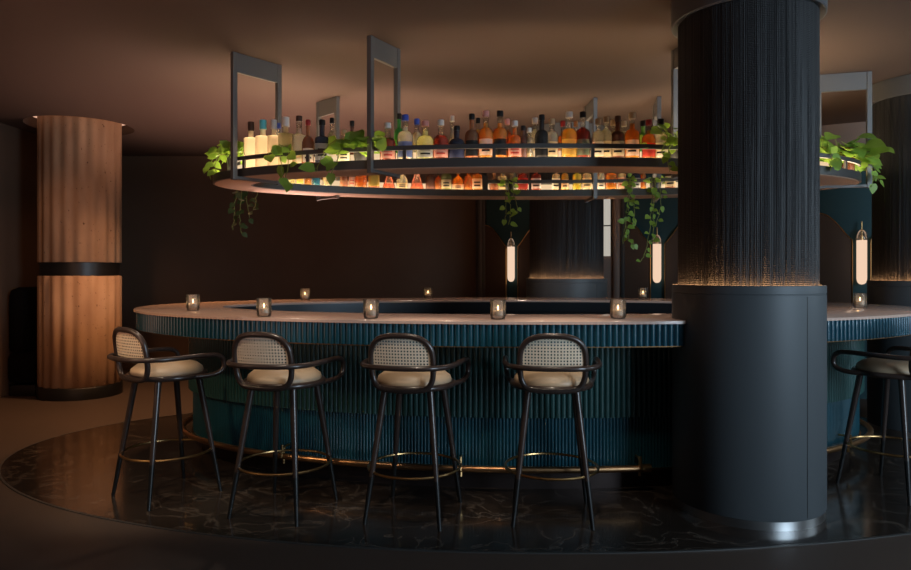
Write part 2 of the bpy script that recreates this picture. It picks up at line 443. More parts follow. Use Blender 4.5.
def alcove(x, label):
    t = thing('alcove_backing', label, 'wall panel', local(x, 0, 0), AR, 'alcove panels on the slanting wall')
    w = .39
    bm = BM(); box(bm, (0, -.02, 1.25), (2 * w, .036, 2.5)); obj('backing_board', bm, 'teal_panel', t, False)
    for s in (-1, 1):
        # quarter panel whose top sweeps down to the sconce
        out = [(s * .085, .02), (s * w, .02), (s * w, 1.95)]
        arc = [(s * (w - (w - .085) * k / 14), 1.66 + .29 * (1 - math.sqrt(1 - (1 - k / 14) ** 2)) if 0 else 1.66 + .29 * math.cos(k / 14 * pi / 2) ** 1.2) for k in range(1, 15)]
        bm = BM(); pts = out + arc
        f = [bm.verts.new((x_, -.075, z_)) for x_, z_ in pts]; g = [bm.verts.new((x_, -.039, z_)) for x_, z_ in pts]
        bm.faces.new(f); bm.faces.new(g[::-1])
        for i in range(len(pts)): bm.faces.new((f[i], f[(i + 1) % len(pts)], g[(i + 1) % len(pts)], g[i]))
        q = obj('side_panel', bm, 'brown_panel', t, False)
        bm = BM(); tube(bm, [(x_, -.078, z_) for x_, z_ in [(s * w, 1.95)] + arc + [(s * .085, .02)]], .006, 6); obj('brass_edging', bm, 'brass', q)
    for s in (-1, 1):
        bm = BM(); box(bm, (s * (w + .03), -.035, 1.25), (.05, .07, 2.5), bev=.008); obj('frame_post', bm, 'iron', t)
    return t


def sconce(x, label):
    t = thing('wall_sconce', label, 'wall lamp', local(x, -.105, 0), AR, 'tube sconces on the slanting wall')
    bm = BM(); lathe(bm, [(0, 1.195), (.022, 1.2), (.038, 1.215), (.046, 1.24), (.048, 1.26), (.048, 1.655), (.0, 1.656)], 24); obj('glowing_tube', bm, 'sconce_tube', t)
    bm = BM(); lathe(bm, [(.052, 1.66), (.052, 1.67), (.05, 1.70), (.042, 1.73), (.028, 1.755), (.01, 1.766), (0, 1.767)], 24); obj('glass_dome', bm, 'tumbler', t)
    bm = BM(); lathe(bm, [(0, 1.656), (.02, 1.657), (.02, 1.70), (.008, 1.705), (.006, 1.85), (0, 1.852)], 16); obj('brass_stem', bm, 'brass', t)
    bm = BM(); box(bm, (0, .015, 1.69), (.02, .03, .03)); obj('bracket', bm, 'brass', t, False)
    return t


for k, x in enumerate((.545, 2.425, 4.51)):
    alcove(x, ('teal and brown alcove panel beside the brown pilaster at the back', 'teal and brown alcove panel under the two hanging vines', 'teal and brown alcove panel beneath the planted shelf end')[k])
    sconce(x, ('tube wall lamp behind the bar beside the dark wall', 'tube wall lamp under the hanging vines', 'tube wall lamp above the lone candle glass at the bar end')[k])
for k, (x, w, m) in enumerate(((.06, .08, 'iron'), (1.935, .07, 'wall_pale'), (2.0, .04, 'collar'))):
    bm = BM(); n = 20
    prof = [(w * cos(pi * i / n), -w * .8 * sin(pi * i / n)) for i in range(n + 1)]
    a = [bm.verts.new((x + p, q - .001, 0)) for p, q in prof]; b_ = [bm.verts.new((x + p, q - .001, 2.89)) for p, q in prof]
    for i in range(n): bm.faces.new((a[i], a[i + 1], b_[i + 1], b_[i]))
    bm.faces.new(a[::-1]); bm.faces.new(b_)
    if k == 2: bm.free(); continue
    bmesh.ops.transform(bm, matrix=T, verts=bm.verts)
    o = struct('pilaster', bm, m, True)
    tag(o, ('slim dark pilaster where the dark back wall ends', 'rounded taupe pilaster beside the bright window slit')[k], 'pilaster', None, 'structure')


# ------------------------------------------------------------------ columns
def round_column(x, y, label, k=1.0):
    t = thing('round_column', label, 'column', (x, y, 0), 0, 'charcoal columns', 'structure'); t.scale = (k, k, 1)
    bm = BM(); lathe(bm, [(0, 0), (.399, 0), (.399, .05), (0, .05)], 72); obj('steel_base', bm, 'steel', t)
    bm = BM(); lathe(bm, [(0, .05), (.402, .05), (.404, .055), (.404, 1.205), (.401, 1.207), (.401, 1.211), (.404, 1.213), (.404, 1.245), (.402, 1.255), (.398, 1.255), (.396, 1.25), (.396, 1.225), (0, 1.225)], 96); dr = obj('lower_drum', bm, 'drum', t)
    a_ = math.atan2(-y, -x) + .80; bm = BM(); box(bm, (.4035 * cos(a_), .4035 * sin(a_), .63), (.003, .004, 1.14), a_); obj('seam', bm, 'black', dr, False)
    bm = BM(); n = 260; rnd = [random.uniform(-.0012, .0012) for _ in range(n)]
    seg = n * 3
    fn = lambda r, a, z: r + (rnd[int(a / (2 * pi) * seg + .5) // 3 % n] + (.0012 if int(a / (2 * pi) * seg + .5) % 3 == 1 else 0))
    lathe(bm, [(.368, 1.20), (.368, 2.76)], seg, fn=fn); obj('ribbed_shaft', bm, 'shaft', t, False)
    bm = BM(); lathe(bm, [(.374, 1.230), (.394, 1.230), (.394, 1.234), (.374, 1.234)], 72, closed=True); obj('ledge_light', bm, 'led', t)
    bm = BM(); lathe(bm, [(.35, 2.755), (.400, 2.74), (.407, 2.745), (.407, 2.895), (.35, 2.895)], 72, closed=True); obj('collar', bm, 'collar', t)
    bm = BM(); lathe(bm, [(0, 2.70), (.352, 2.70), (.352, 2.9), (0, 2.9)], 48); obj('core', bm, 'black', t)
    return t


round_column(1.652, 3.92, 'large charcoal round column in front of the bar')
round_column(1.232, 7.67, 'charcoal round column standing behind the middle of the bar', 1.1)
round_column(3.90, 5.75, 'charcoal round column at the far end of the bar, cut by the frame')

t = thing('fluted_column', 'fluted travertine column with a black band, in the warm lounge', 'column', (*LCOL, 0), 0, None, 'structure')
NF = 20
fl_fn = lambda r, a, z: r - .016 * (.5 + .5 * cos(a * NF))
for z0, z1, nm in ((.125, 1.285, 'lower_shaft'), (1.425, 3.0, 'upper_shaft')):
    bm = BM(); lathe(bm, [(0, z0), (.396, z0), (.403, z0 + .006), (.403, z1 - .006), (.396, z1), (0, z1)], 288, fn=fl_fn); obj(nm, bm, 'travertine', t, True, 60)
bm = BM(); lathe(bm, [(0, 0), (.412, 0), (.412, .115), (.405, .125), (0, .125)], 72); obj('black_base', bm, 'black', t)
bm = BM(); lathe(bm, [(0, 1.286), (.383, 1.286), (.383, 1.424), (0, 1.424)], 72); obj('black_band', bm, 'black', t)

# banquette in the dark corner by the left wall
t = thing('banquette', 'black rounded banquette in the dark corner behind the fluted column', 'sofa', (-4.62, 8.05, 0))
bm = BM(); box(bm, (0, 0, .06), (.28, 1.4, .12), bev=.01); obj('plinth', bm, 'black', t)
bm = BM(); box(bm, (0, 0, .30), (.32, 1.46, .34), bev=.07); obj('seat', bm, 'sofa', t)
bm = BM(); box(bm, (-.06, 0, .80), (.20, 1.46, .72), bev=.09); obj('backrest', bm, 'sofa', t)

# ------------------------------------------------------------------ the bar
ZT = 1.06
bar = thing('bar_counter', 'large oval bar counter with teal fluted front and rose stone top', 'bar counter')
bm = BM(); oval_ring(bm, BAR, [(0, ZT - .018), (0, ZT - .003), (-.004, ZT), (-.616, ZT), (-.62, ZT - .004), (-.62, ZT - .02)], 360); obj('stone_top', bm, 'stone_top', bar)
bm = BM(); flutes(bm, BAR, -.030, .016, 430, ZT - .140, ZT - .020); obj('fluted_skirt', bm, 'teal', bar)
bm = BM(); oval_ring(bm, BAR, [(-.026, ZT - .147), (-.026, ZT - .141), (-.42, ZT - .141), (-.42, ZT - .147)], 300); obj('brass_trim', bm, 'brass_shade', bar)
bm = BM(); flutes(bm, BAR, -.385, .013, 420, .455, ZT - .148); obj('upper_fluting', bm, 'teal_green', bar)
bm = BM(); flutes(bm, BAR, -.412, .008, 660, .135, .455, 5); obj('lower_fluting', bm, 'teal_low', bar)
bm = BM(); oval_ring(bm, BAR, [(-.396, .125), (-.396, .137), (-.44, .137), (-.44, .125)], 240); obj('base_trim', bm, 'brass', bar)
bm = BM(); oval_ring(bm, BAR, [(-.47, .004), (-.47, .125), (-.50, .125), (-.50, .004)], 240); obj('dark_plinth', bm, 'plinth', bar)
bm = BM(); oval_ring(bm, BAR, [(-.600, ZT - .11), (-.622, ZT - .11), (-.622, ZT - .02), (-.600, ZT - .02)], 240); obj('inner_fascia', bm, 'blackmetal', bar)
bm = BM(); oval_ring(bm, BAR, [(-.56, .004), (-.58, .004), (-.58, ZT - .11), (-.56, ZT - .11)], 200); obj('inner_lining', bm, 'black', bar)


def rail(t0, t1, n):
    bm = BM(); pts = [(*BAR.at_t(t0 + (t1 - t0) * i / n, -.335)[:2], .158) for i in range(n + 1)]
    tube(bm, pts, .020, 12); r = obj('foot_rail', bm, 'copper', bar)
    for p, q in ((pts[0], pts[1]), (pts[-1], pts[-2])):
        d = (Vector(p) - Vector(q)).normalized(); bm = BM(); tube(bm, [Vector(p) - d * .05, Vector(p) + d * .006], .025, 14); obj('rail_end_cap', bm, 'brass', r)
    return r


def rail_bracket(r, t):
    bm = BM(); x, y, nx, ny = BAR.at_t(t, -.335); p = Vector((x, y, .158)); n = Vector((nx, ny, 0))
    tube(bm, smooth_path([p + Vector((0, 0, .0)), p + Vector((0, 0, .045)), p - n * .02 + Vector((0, 0, .06)), p - n * .062 + Vector((0, 0, .06))], 4), .007, 8)
    tube(bm, [p + n * .024 + Vector((0, 0, -.002)), p + n * .016 + Vector((0, 0, .05)), p + n * .016 + Vector((0, 0, .075))], .008, 8)
    tube(bm, [p, p - Vector((0, 0, .045))], .009, 8)
    obj('rail_bracket', bm, 'brass', r)


tl = BAR.t_px(649, -.335); r1 = rail(pi * .94, tl, 90)
for u in (284, 461, 640): rail_bracket(r1, BAR.t_px(u, -.335))
r2_ = rail(BAR.t_px(815, -.335), BAR.t_px(815, -.335) + .95, 40)
rail_bracket(r2_, BAR.t_px(848, -.335))


# ------------------------------------------------------------------ bar stools
def make_stool(label):
    t = thing('bar_stool', label, 'bar stool', (0, 0, 0), 0, 'bar stools')
    bm = BM(); lathe(bm, [(0, .722), (.190, .722), (.202, .728), (.204, .738), (.198, .756), (.170, .778), (.115, .793), (.05, .799), (0, .800)], 48); obj('seat', bm, 'leather', t)
    bm = BM(); tube(bm, [(.212 * cos(a), .212 * sin(a), .714) for a in [2 * pi * i / 48 for i in range(48)]], .0165, 10, True); lathe(bm, [(0, .704), (.205, .704), (.205, .716), (0, .716)], 32); obj('seat_frame', bm, 'wood', t)
    # back hoop: rounded top, tucked in where it meets the seat frame
    half = [(0, .996), (.07, .992), (.125, .972), (.158, .932), (.168, .882), (.168, .83), (.162, .77), (.140, .728), (.098, .712)]
    yb = lambda x, z: -.222 - .045 * (z - .70) / .31 + .9 * x * x - (.0 if z > .76 else 0)
    loop = [(x, yb(x, z), z) for x, z in half] + [(0, yb(0, .71), .708)] + [(-x, yb(x, z), z) for x, z in half[:0:-1]]
    bm = BM(); tube(bm, smooth_path(loop, 5, True), .0155, 10, True); obj('backrest_frame', bm, 'wood', t)
    bm = BM(); rows = []
    prof = [(.836, .160), (.86, .160), (.89, .158), (.925, .151), (.955, .132), (.972, .110), (.983, .078), (.988, .03)]
    for z, w in prof: rows.append([bm.verts.new((w * k / 8, yb(w * k / 8, z), z)) for k in range(-8, 9)])
    for A, B in zip(rows, rows[1:]):
        for i in range(16): bm.faces.new((A[i], A[i + 1], B[i + 1], B[i]))
    obj('cane_panel', bm, 'cane', t)
    hp = [(0, -.300, .833), (.09, -.290, .833), (.165, -.262, .833), (.222, -.20, .833), (.248, -.11, .834), (.254, 0, .835), (.256, .10, .835),
          (.256, .165, .830), (.255, .205, .808), (.252, .218, .768), (.248, .205, .736), (.240, .165, .718), (.228, .11, .712), (.208, .05, .712)]
    path = [(-x, y, z) for x, y, z in hp[:0:-1]] + hp
    bm = BM(); tube(bm, smooth_path(path, 5), .0145, 10); obj('armrest', bm, 'wood', t)
    for s in (-1, 1):
        for q in (-1, 1):
            top = Vector((s * .125, q * .125, .712)); ft = Vector((s * .205, q * .225, .0)); mid = top.lerp(ft, .66)
            bm = BM(); tube(bm, [top, top.lerp(ft, .3), mid], [.0185, .0175, .0145], 12); lg = obj('leg', bm, 'wood', t)
            bm = BM(); tube(bm, [mid, ft], [.0146, .0100], 12); obj('black_tip', bm, 'black', lg)
    R = .252
    bm = BM(); tube(bm, [(R * cos(a), R * sin(a), .262) for a in [2 * pi * i / 64 for i in range(64)]], .0075, 8, True); obj('foot_ring', bm, 'brass', t)
    return t


SP = [(-1.72, 4.12, 38, 'cane back bar stool nearest the fluted column, turned to the bar end'),
      (-.955, 3.86, 17, 'cane back bar stool second from the fluted column end'),
      (-.225, 3.79, 14, 'cane back bar stool third from the fluted column, in the middle'),
      (.525, 3.78, 6, 'cane back bar stool seen squarely from behind, next to the big column'),
      (2.67, 4.20, -24, 'cane back bar stool beyond the big column, cut by the frame')]
st = make_stool(SP[0][3])
for i, (x, y, a, lb) in enumerate(SP):
    s = st if i == 0 else dup(st, label=lb)
    s.location = (x, y, .004); s.rotation_euler = (0, 0, -radians(a))

# ------------------------------------------------------------------ hanging bottle shelf
RING = Oval((.63, 5.53), 2.55, 1.05); SB, ST, SW = 2.017, 2.067, .30
sh = thing('hanging_shelf', 'oval metal bottle shelf hung from the ceiling over the bar', 'hanging shelf', (0, 0, 0))
bm = BM(); oval_ring(bm, RING, [(0, SB), (0, ST + .008), (-.012, ST + .008), (-.012, SB + .012), (-SW + .012, SB + .012), (-SW + .012, ST + .008), (-SW, ST + .008), (-SW, SB)], 240); obj('shelf_tray', bm, 'iron', sh)
bm = BM(); oval_ring(bm, RING, [(-.016, SB - .004), (-SW + .016, SB - .004), (-SW + .016, SB - .001), (-.016, SB - .001)], 200); obj('leather_underside', bm, 'under', sh)
bm = BM(); oval_ring(bm, RING, [(-.014, SB + .013), (-.014, ST - .004), (-SW + .014, ST - .004), (-SW + .014, SB + .013)], 200); obj('light_panel', bm, 'panel_light', sh)


bm = BM(); oval_ring(bm, RING, [(-.140, ST - .003), (-.140, ST + .072), (-.160, ST + .072), (-.160, ST - .003)], 200); obj('lit_riser', bm, 'riser_light', sh)


def guard(d, t0, t1, n, name, posts):
    z = 2.148
    bm = BM(); oval_ring(bm, RING, [(d - .008, z - .015), (d + .008, z - .015), (d + .008, z + .015), (d - .008, z + .015)], n, t0, t1); r = obj(name, bm, 'iron', sh)
    for t in posts:
        x, y, nx, ny = RING.at_t(t, d); bm = BM(); box(bm, (x, y, (ST + z) / 2), (.022, .016, z - ST + .0), math.atan2(ny, nx) + pi / 2); obj('rail_post', bm, 'iron', r, False)


NP = lambda u: RING.t_px(u, 0, True)
FP = lambda u: RING.t_px(u, -SW, False)
tA, tB = NP(236), NP(868)
guard(-.010, tA, tB, 120, 'outer_guard_rail', [NP(u) for u in (243, 307, 404, 494, 593, 720, 790, 847)])
guard(-SW + .010, FP(486), FP(800), 50, 'inner_guard_rail', [FP(u) for u in (512, 530, 560, 596, 630, 680, 740)])


def hanger(u, Y, ang, L0, near_z=0):
    """an inverted U: two posts and a header plate, starting at the post nearest the camera"""
    x = (u - CX) / F * Y; z1 = H - .001; a = radians(ang)
    X = Matrix.Translation((x, Y, 0)) @ Matrix.Rotation(a, 4, 'Z')
    f = thing_part('hanger_frame', sh)
    bm = BM(); box(bm, (L0 / 2, 0, z1 - .07), (L0 - .037, .026, .138)); bmesh.ops.transform(bm, matrix=X, verts=bm.verts); obj('header_plate', bm, 'frame', f, False)
    bm = BM(); box(bm, (L0 / 2, 0, SB - .014), (L0 - .037, .03, .020)); bmesh.ops.transform(bm, matrix=X, verts=bm.verts); obj('cross_bar', bm, 'frame', f, False)
    for d in (0, L0):
        bm = BM(); box(bm, (d, 0, (SB - .03 + z1) / 2), (.036, .036, z1 - SB + .03), bev=.003); bmesh.ops.transform(bm, matrix=X, verts=bm.verts)
        obj('hanger_post', bm, 'frame', f, False)


def thing_part(name, parent):
    o = bpy.data.objects.new(name, None); COL.objects.link(o); o.parent = parent; o.empty_display_size = .05; return o


for q in ((234, 4.94, 52, .39), (370.5, 4.60, 60, .31), (700, 4.53, 98, .37), (869, 5.42, 165, .36), (337, 6.2, 135, .29), (595, 6.24, 92, .34), (659, 6.2, 80, .34)): hanger(*q)
x, y, nx, ny = RING.at_t(FP(485), -SW + .01); bm = BM(); box(bm, (x, y, (SB + 2.2) / 2), (.05, .04, 2.2 - SB)); obj('shelf_joint_post', bm, 'iron', sh, False)

# ------------------------------------------------------------------ bottles
GL = {}


def liquid(c):
    """see-through contents that also scatter the light of the shelf below"""
    if c not in GL:
        rgb = PAL[c]; m, N, L, b = nt('liquid_' + c)
        b.inputs['Base Color'].default_value = (*[.08 + .8 * q for q in rgb], 1); b.inputs['Roughness'].default_value = .18
        b.inputs['Subsurface Weight'].default_value = 1; b.inputs['Subsurface Radius'].default_value = (1, .8, .6); b.inputs['Subsurface Scale'].default_value = .10
        t = N.new('ShaderNodeBsdfTransparent'); t.inputs[0].default_value = (*rgb, 1)
        x = N.new('ShaderNodeMixShader'); x.inputs[0].default_value = .44
        L.new(t.outputs[0], x.inputs[1]); L.new(b.outputs[0], x.inputs[2]); L.new(x.outputs[0], N['Material Output'].inputs[0])
        GL[c] = m
    return GL[c]


PAL = dict(amber=(.90, .53, .13), gold=(.97, .68, .16), dark=(.20, .06, .02), red=(.58, .14, .07), orange=(.88, .46, .16), brown=(.42, .17, .06), yellow=(.95, .85, .25),
           pale=(.90, .88, .60), clear=(.93, .88, .78), green=(.12, .55, .10), olive=(.35, .38, .10), navy=(.02, .03, .08), pink=(.9, .5, .40), black=(.01, .01, .01), blue=(.1, .45, .65), cream=(.95, .85, .68))
CAPS = dict(k=(.012, .012, .012), w=(.75, .7, .62), b=(.05, .09, .42), t=(.12, .52, .58), r=(.35, .03, .03), n=(.09, .045, .03), c=(.52, .36, .20), p=(.60, .26, .22), g=(.06, .25, .05), s=(.6, .58, .55))
LABS = dict(w=(.82, .78, .70), c=(.80, .66, .44), k=(.02, .02, .022), r=(.55, .07, .05), b=(.12, .17, .42), n=(.05, .06, .14), g=(.45, .46, .50), p=(.78, .45, .36), y=(.8, .62, .15), e=(.25, .32, .22))
CM = {k: mat('cap_' + k, v, .35) for k, v in CAPS.items()}
LM = {}
for k, v in LABS.items():
    m = mat('paper_label_' + k, v, .7); N, L = m.node_tree.nodes, m.node_tree.links; b = N['Principled BSDF']
    t_ = N.new('ShaderNodeBsdfTranslucent'); t_.inputs[0].default_value = (*v, 1); x_ = N.new('ShaderNodeMixShader'); x_.inputs[0].default_value = .55
    L.new(b.outputs[0], x_.inputs[1]); L.new(t_.outputs[0], x_.inputs[2]); L.new(x_.outputs[0], N['Material Output'].inputs[0]); LM[k] = m
SHAPES = {  # body height, shoulder height (share of the glass height), neck radius share, squareness
    'whisky': (.56, .16, .34, 0), 'tall': (.58, .20, .36, 0), 'squat': (.50, .20, .32, 0), 'square': (.62, .08, .36, 6), 'flask': (.76, .05, .36, 6),
    'cone': (.10, .60, .30, 0), 'wine': (.55, .18, .34, 0), 'jug': (.40, .30, .30, 0), 'slim': (.66, .12, .42, 0), 'jar': (.86, .06, .80, 0)}


def bottle(x, y, z, r, h, shape, liq, cap, lab, label, group, fill=.8, face=0.0, capbig=1.0):
    bh, shh, nk, sq = SHAPES[shape]; ch = .0 if cap == '-' else (h * .28 if shape == 'flask' else min(.05, h * .16)); gh = h - ch * .55
    t = thing('bottle', label, 'bottle', (x, y, z), face, group)
    fn = None
    if sq: fn = lambda q, a, zz: q if q < r * .9 else q * min(1.18, (abs(cos(a + pi / 4 * 0)) ** sq + abs(sin(a)) ** sq) ** (-1 / sq))
    zb, zs = gh * bh, gh * (bh + shh); nr = max(.009, r * nk)

    def prof(k, top):
        P = [(0, .002), (r * .9 * k, .002), (r * k, .010)]
        if shape == 'cone': P += [(r * k * (1 - (1 - nk) * (i / 8) ** 1.4), .01 + (zs - .01) * i / 8) for i in range(1, 9)]
        elif shape == 'jug': P += [(r * k * (.82 + .18 * sin(pi * i / 10) ** .7 if i < 6 else 1.0 * (nk + (1 - nk) * cos((i - 5) / 5 * pi / 2) ** .8)), .01 + (zs - .01) * i / 10) for i in range(1, 11)]
        else: P += [(r * k, zb)] + [((nr + (r - nr) * cos(i / 6 * pi / 2)) * k, zb + (zs - zb) * sin(i / 6 * pi / 2) ** (1.0)) for i in range(1, 7)]
        P += [(nr * k, gh - .012), (nr * k * 1.18, gh - .010), (nr * k * 1.18, gh)]
        return P
    P = prof(1, gh)
    op = liq in ('black', 'navy')
    bm = BM(); lathe(bm, P, 24, fn=fn)
    gm = M['frost'] if liq == 'frost' else (liquid(liq) if op or liq in ('green', 'olive', 'brown', 'dark') else M['glass'])
    obj('glass_body', bm, gm, t)
    if liq not in ('frost', 'black', 'navy'):
        top = gh * fill; Q = []
        for (q0, z0) in P[1:]:
            if z0 <= top: Q.append((max(.004, q0 * .93), z0 + .002 if z0 < .005 else z0))
            else:
                a, b2 = Q[-1], (q0 * .93, z0); w = (top - a[1]) / max(1e-6, b2[1] - a[1]); Q.append((a[0] + (b2[0] - a[0]) * w, top)); break
        Q = [(0, Q[0][1])] + Q + [(0, Q[-1][1])]
        bm = BM(); lathe(bm, Q, 24, fn=(lambda q, a, zz: q if q < r * .85 else q * min(1.18, (abs(cos(a)) ** sq + abs(sin(a)) ** sq) ** (-1 / sq))) if sq else None); obj('liquid', bm, liquid(liq), t)
    if cap != '-':
        cr = nr * 1.3 * capbig; bm = BM(); lathe(bm, [(0, gh - .012), (cr, gh - .012), (cr, h - .004), (cr * .9, h), (0, h)], 16); obj('cap', bm, CM[cap], t)
    if lab:
        hh = zb if shape not in ('cone', 'jug') else gh * .38
        z0, z1 = hh * .18, hh * .82
        bm = BM(); n = 14; A, B = [], []
        for i in range(n + 1):
            a = -pi / 2 + (i / n - .5) * 2.1
            k = 1.012
            if sq: k *= min(1.18, (abs(cos(a)) ** sq + abs(sin(a)) ** sq) ** (-1 / sq))

            def rr(zz):
                if shape == 'cone': return r * (1 - (1 - nk) * ((zz - .01) / (zs - .01)) ** 1.4) + .001
                if shape == 'jug': return r * 1.0
                return r
            A.append(bm.verts.new((rr(z0) * k * cos(a), rr(z0) * k * sin(a), z0))); B.append(bm.verts.new((rr(z1) * k * cos(a), rr(z1) * k * sin(a), z1)))
        for i in range(n): bm.faces.new((A[i], A[i + 1], B[i + 1], B[i]))
        p = obj('paper_label', bm, LM[lab], t)
        if lab in 'wcpg':
            bm = BM(); w_ = r * 1.03
            zc = (z0 + z1) / 2; q = (z1 - z0) * .13
            for dz in (-.2, .12):
                A, B = [], []
                for i in range(7):
                    a = -pi / 2 + (i / 6 - .5) * 1.1; k = 1.025 * (min(1.18, (abs(cos(a)) ** sq + abs(sin(a)) ** sq) ** (-1 / sq)) if sq else 1)
                    za = zc + dz * (z1 - z0)
                    A.append(bm.verts.new((rr(za) * k * cos(a), rr(za) * k * sin(a), za - q / 2))); B.append(bm.verts.new((rr(za + q) * k * cos(a), rr(za + q) * k * sin(a), za + q / 2)))
                for i in range(6): bm.faces.new((A[i], A[i + 1], B[i + 1], B[i]))
            obj('printed_band', bm, LM['k' if lab != 'p' else 'r'], p)
    return t


ZS = ST - .003
# near side: image column, top row, width in pixels, shape, contents, cap, paper label, row (f front, b behind), description, fill
NEAR = [
    (251, 116, 13, 'flask', 'frost', 'n', None, 'f', 'frosted flask bottle with brown cap, first after the hanger frame at the ivy end'),
    (263, 112, 14, 'flask', 'frost', 't', None, 'f', 'frosted flask bottle with turquoise cap'),
    (274, 120, 12, 'flask', 'frost', 's', None, 'f', 'frosted flask bottle with silver cap beside the turquoise cap'),
    (278, 117, 10, 'slim', 'clear', 'b', None, 'b', 'clear slim bottle with dark blue cap behind the frosted flasks'),
    (286, 111, 14, 'flask', 'frost', 'w', None, 'f', 'frosted flask bottle with tall white cap'),
    (299, 116, 13, 'square', 'clear', 'n', None, 'f', 'clear square bottle with big brown cap'),
    (308, 120, 11, 'squat', 'brown', 'r', 'w', 'f', 'squat brown bottle with dark red cap'),
    (322, 120, 13, 'square', 'navy', 'k', 'g', 'f', 'dark navy square bottle with black cap behind the pothos leaves'),
    (332, 118, 9, 'tall', 'clear', 'k', 'w', 'b', 'clear tall bottle with black cap at the far hanger frame'),
    (344, 130, 12, 'squat', 'pale', 'c', 'w', 'f', 'pale yellow squat bottle among the pothos leaves'),
    (352, 121, 11, 'jug', 'dark', 'k', None, 'b', 'dark jug bottle with black stopper beside the black planter'),
    (388, 123, 15, 'squat', 'red', 's', 'p', 'f', 'red squat decanter with pink label, first after the tall hanger frame', .62),
    (399, 110, 10, 'tall', 'green', 'k', None, 'b', 'tall green bottle with black cap behind the red decanter'),
    (405, 115, 15, 'whisky', 'clear', 'b', 'b', 'f', 'clear bottle with bright blue cap and blue label'),
    (417, 119, 11, 'tall', 'clear', 'b', None, 'b', 'clear bottle with dark blue cap behind the round pale bottle'),
    (425, 121, 17, 'squat', 'pale', 'p', 'g', 'f', 'round pale yellow bottle with grey label and pink cork'),
    (441, 120, 15, 'squat', 'red', 's', 'p', 'f', 'red amber squat decanter with clear neck in the middle of the row', .6),
    (452, 116, 11, 'cone', 'clear', 'w', None, 'b', 'clear cone bottle with thin white neck'),
    (457, 126, 15, 'squat', 'navy', 'k', 'n', 'f', 'short dark navy bottle with black cap'),
    (472, 114, 13, 'whisky', 'brown', 'k', 'k', 'f', 'dark amber bottle with black label and black cap'),
    (478, 118, 10, 'whisky', 'gold', 'k', None, 'b', 'gold bottle with black cap behind two amber bottles'),
    (486, 111, 14, 'whisky', 'amber', 'p', 'w', 'f', 'tall amber bottle with rose cap and white label'),
    (500, 111, 14, 'whisky', 'amber', 'k', 'k', 'f', 'amber bottle with long black cap and black label'),
    (507, 119, 10, 'tall', 'orange', 'p', None, 'b', 'orange bottle with pale rose cap behind the black label bottle'),
    (515, 121, 14, 'squat', 'orange', 's', 'p', 'f', 'orange amber squat bottle with silver stopper', .9),
    (523, 126, 9, 'slim', 'dark', 'k', None, 'f', 'slim dark amber bottle with black cap'),
    (529, 128, 8, 'slim', 'cream', 'w', None, 'f', 'slim white bottle next to the slim dark amber one'),
    (535, 118, 12, 'tall', 'clear', 's', None, 'b', 'clear tall bottle with silver cap behind the black bottle'),
    (542, 115, 13, 'wine', 'black', 'k', 'k', 'f', 'black long necked wine bottle'),
    (552, 119, 12, 'tall', 'clear', 'c', 'c', 'f', 'clear tall bottle with beige label and cork beside the black bottle'),
    (563, 121, 11, 'whisky', 'amber', 'r', None, 'b', 'amber bottle with red cap behind the golden bottle'),
    (569, 112, 15, 'whisky', 'gold', 's', 'y', 'f', 'golden yellow bottle with a long clear neck', .7),
    (576, 121, 9, 'tall', 'pale', 'c', None, 'b', 'pale bottle with cork behind the golden one'),
    (583, 112, 14, 'whisky', 'red', 'k', 'e', 'f', 'red bottle with dark green label and black cap', .75),
    (598, 119, 12, 'tall', 'clear', 'c', 'w', 'f', 'clear tall bottle with cork after the rail post'),
    (606, 117, 11, 'tall', 'clear', 'c', 'c', 'f', 'clear tall bottle with cream label beside the dark red bottle'),
    (613, 120, 9, 'slim', 'cream', 'c', None, 'b', 'cream slim bottle behind the dark red bottle'),
    (618, 116, 13, 'whisky', 'dark', 'n', 'c', 'f', 'dark red bottle with cream label and brown cap'),
    (624, 121, 9, 'slim', 'cream', 'w', None, 'b', 'white slim bottle between the dark red and amber bottles'),
    (632, 113, 14, 'whisky', 'amber', 'c', 'w', 'f', 'amber bottle with white label and tall cork neck', .85),
    (643, 121, 11, 'tall', 'green', 'k', None, 'b', 'bright green bottle with black cap'),
    (649, 120, 13, 'whisky', 'orange', 'r', 'r', 'f', 'orange bottle with dark red cap and red label'),
    (661, 119, 14, 'whisky', 'clear', 'k', 'w', 'f', 'clear bottle with black cap and white label beside the big column'),
    (843, 146, 10, 'jar', 'gold', '-', None, 'f', 'gold glass jar under the leaves at the shelf end', .7),
    (852, 148, 10, 'jar', 'brown', '-', None, 'f', 'brown glass jar at the shelf end behind the big column', .8),
    (862, 148, 10, 'jar', 'amber', '-', None, 'f', 'amber glass jar nearest the shelf tip by the end column', .7),
]
for e in NEAR:
    u, top, w, shp, liq, cap, lab, row, lb = e[:9]; fill = e[9] if len(e) > 9 else .82
    d = -.085 if row == 'f' else -.215
    x, y, nx, ny = RING.at_t(RING.t_px(u, d, True), d); s = F / y
    bot = HY - (ZS - EYE) * s
    hh = min(.36, max(.12, (bot - top) / s)); r = max(.027, w / s / 2 * 1.07)
    bottle(x, y, ZS, r, hh, shp, liq, cap, lab, lb, 'bottles on the near side of the shelf', fill, math.atan2(-x, y) * -1 * -1 if False else math.atan2(y, x) - pi / 2)
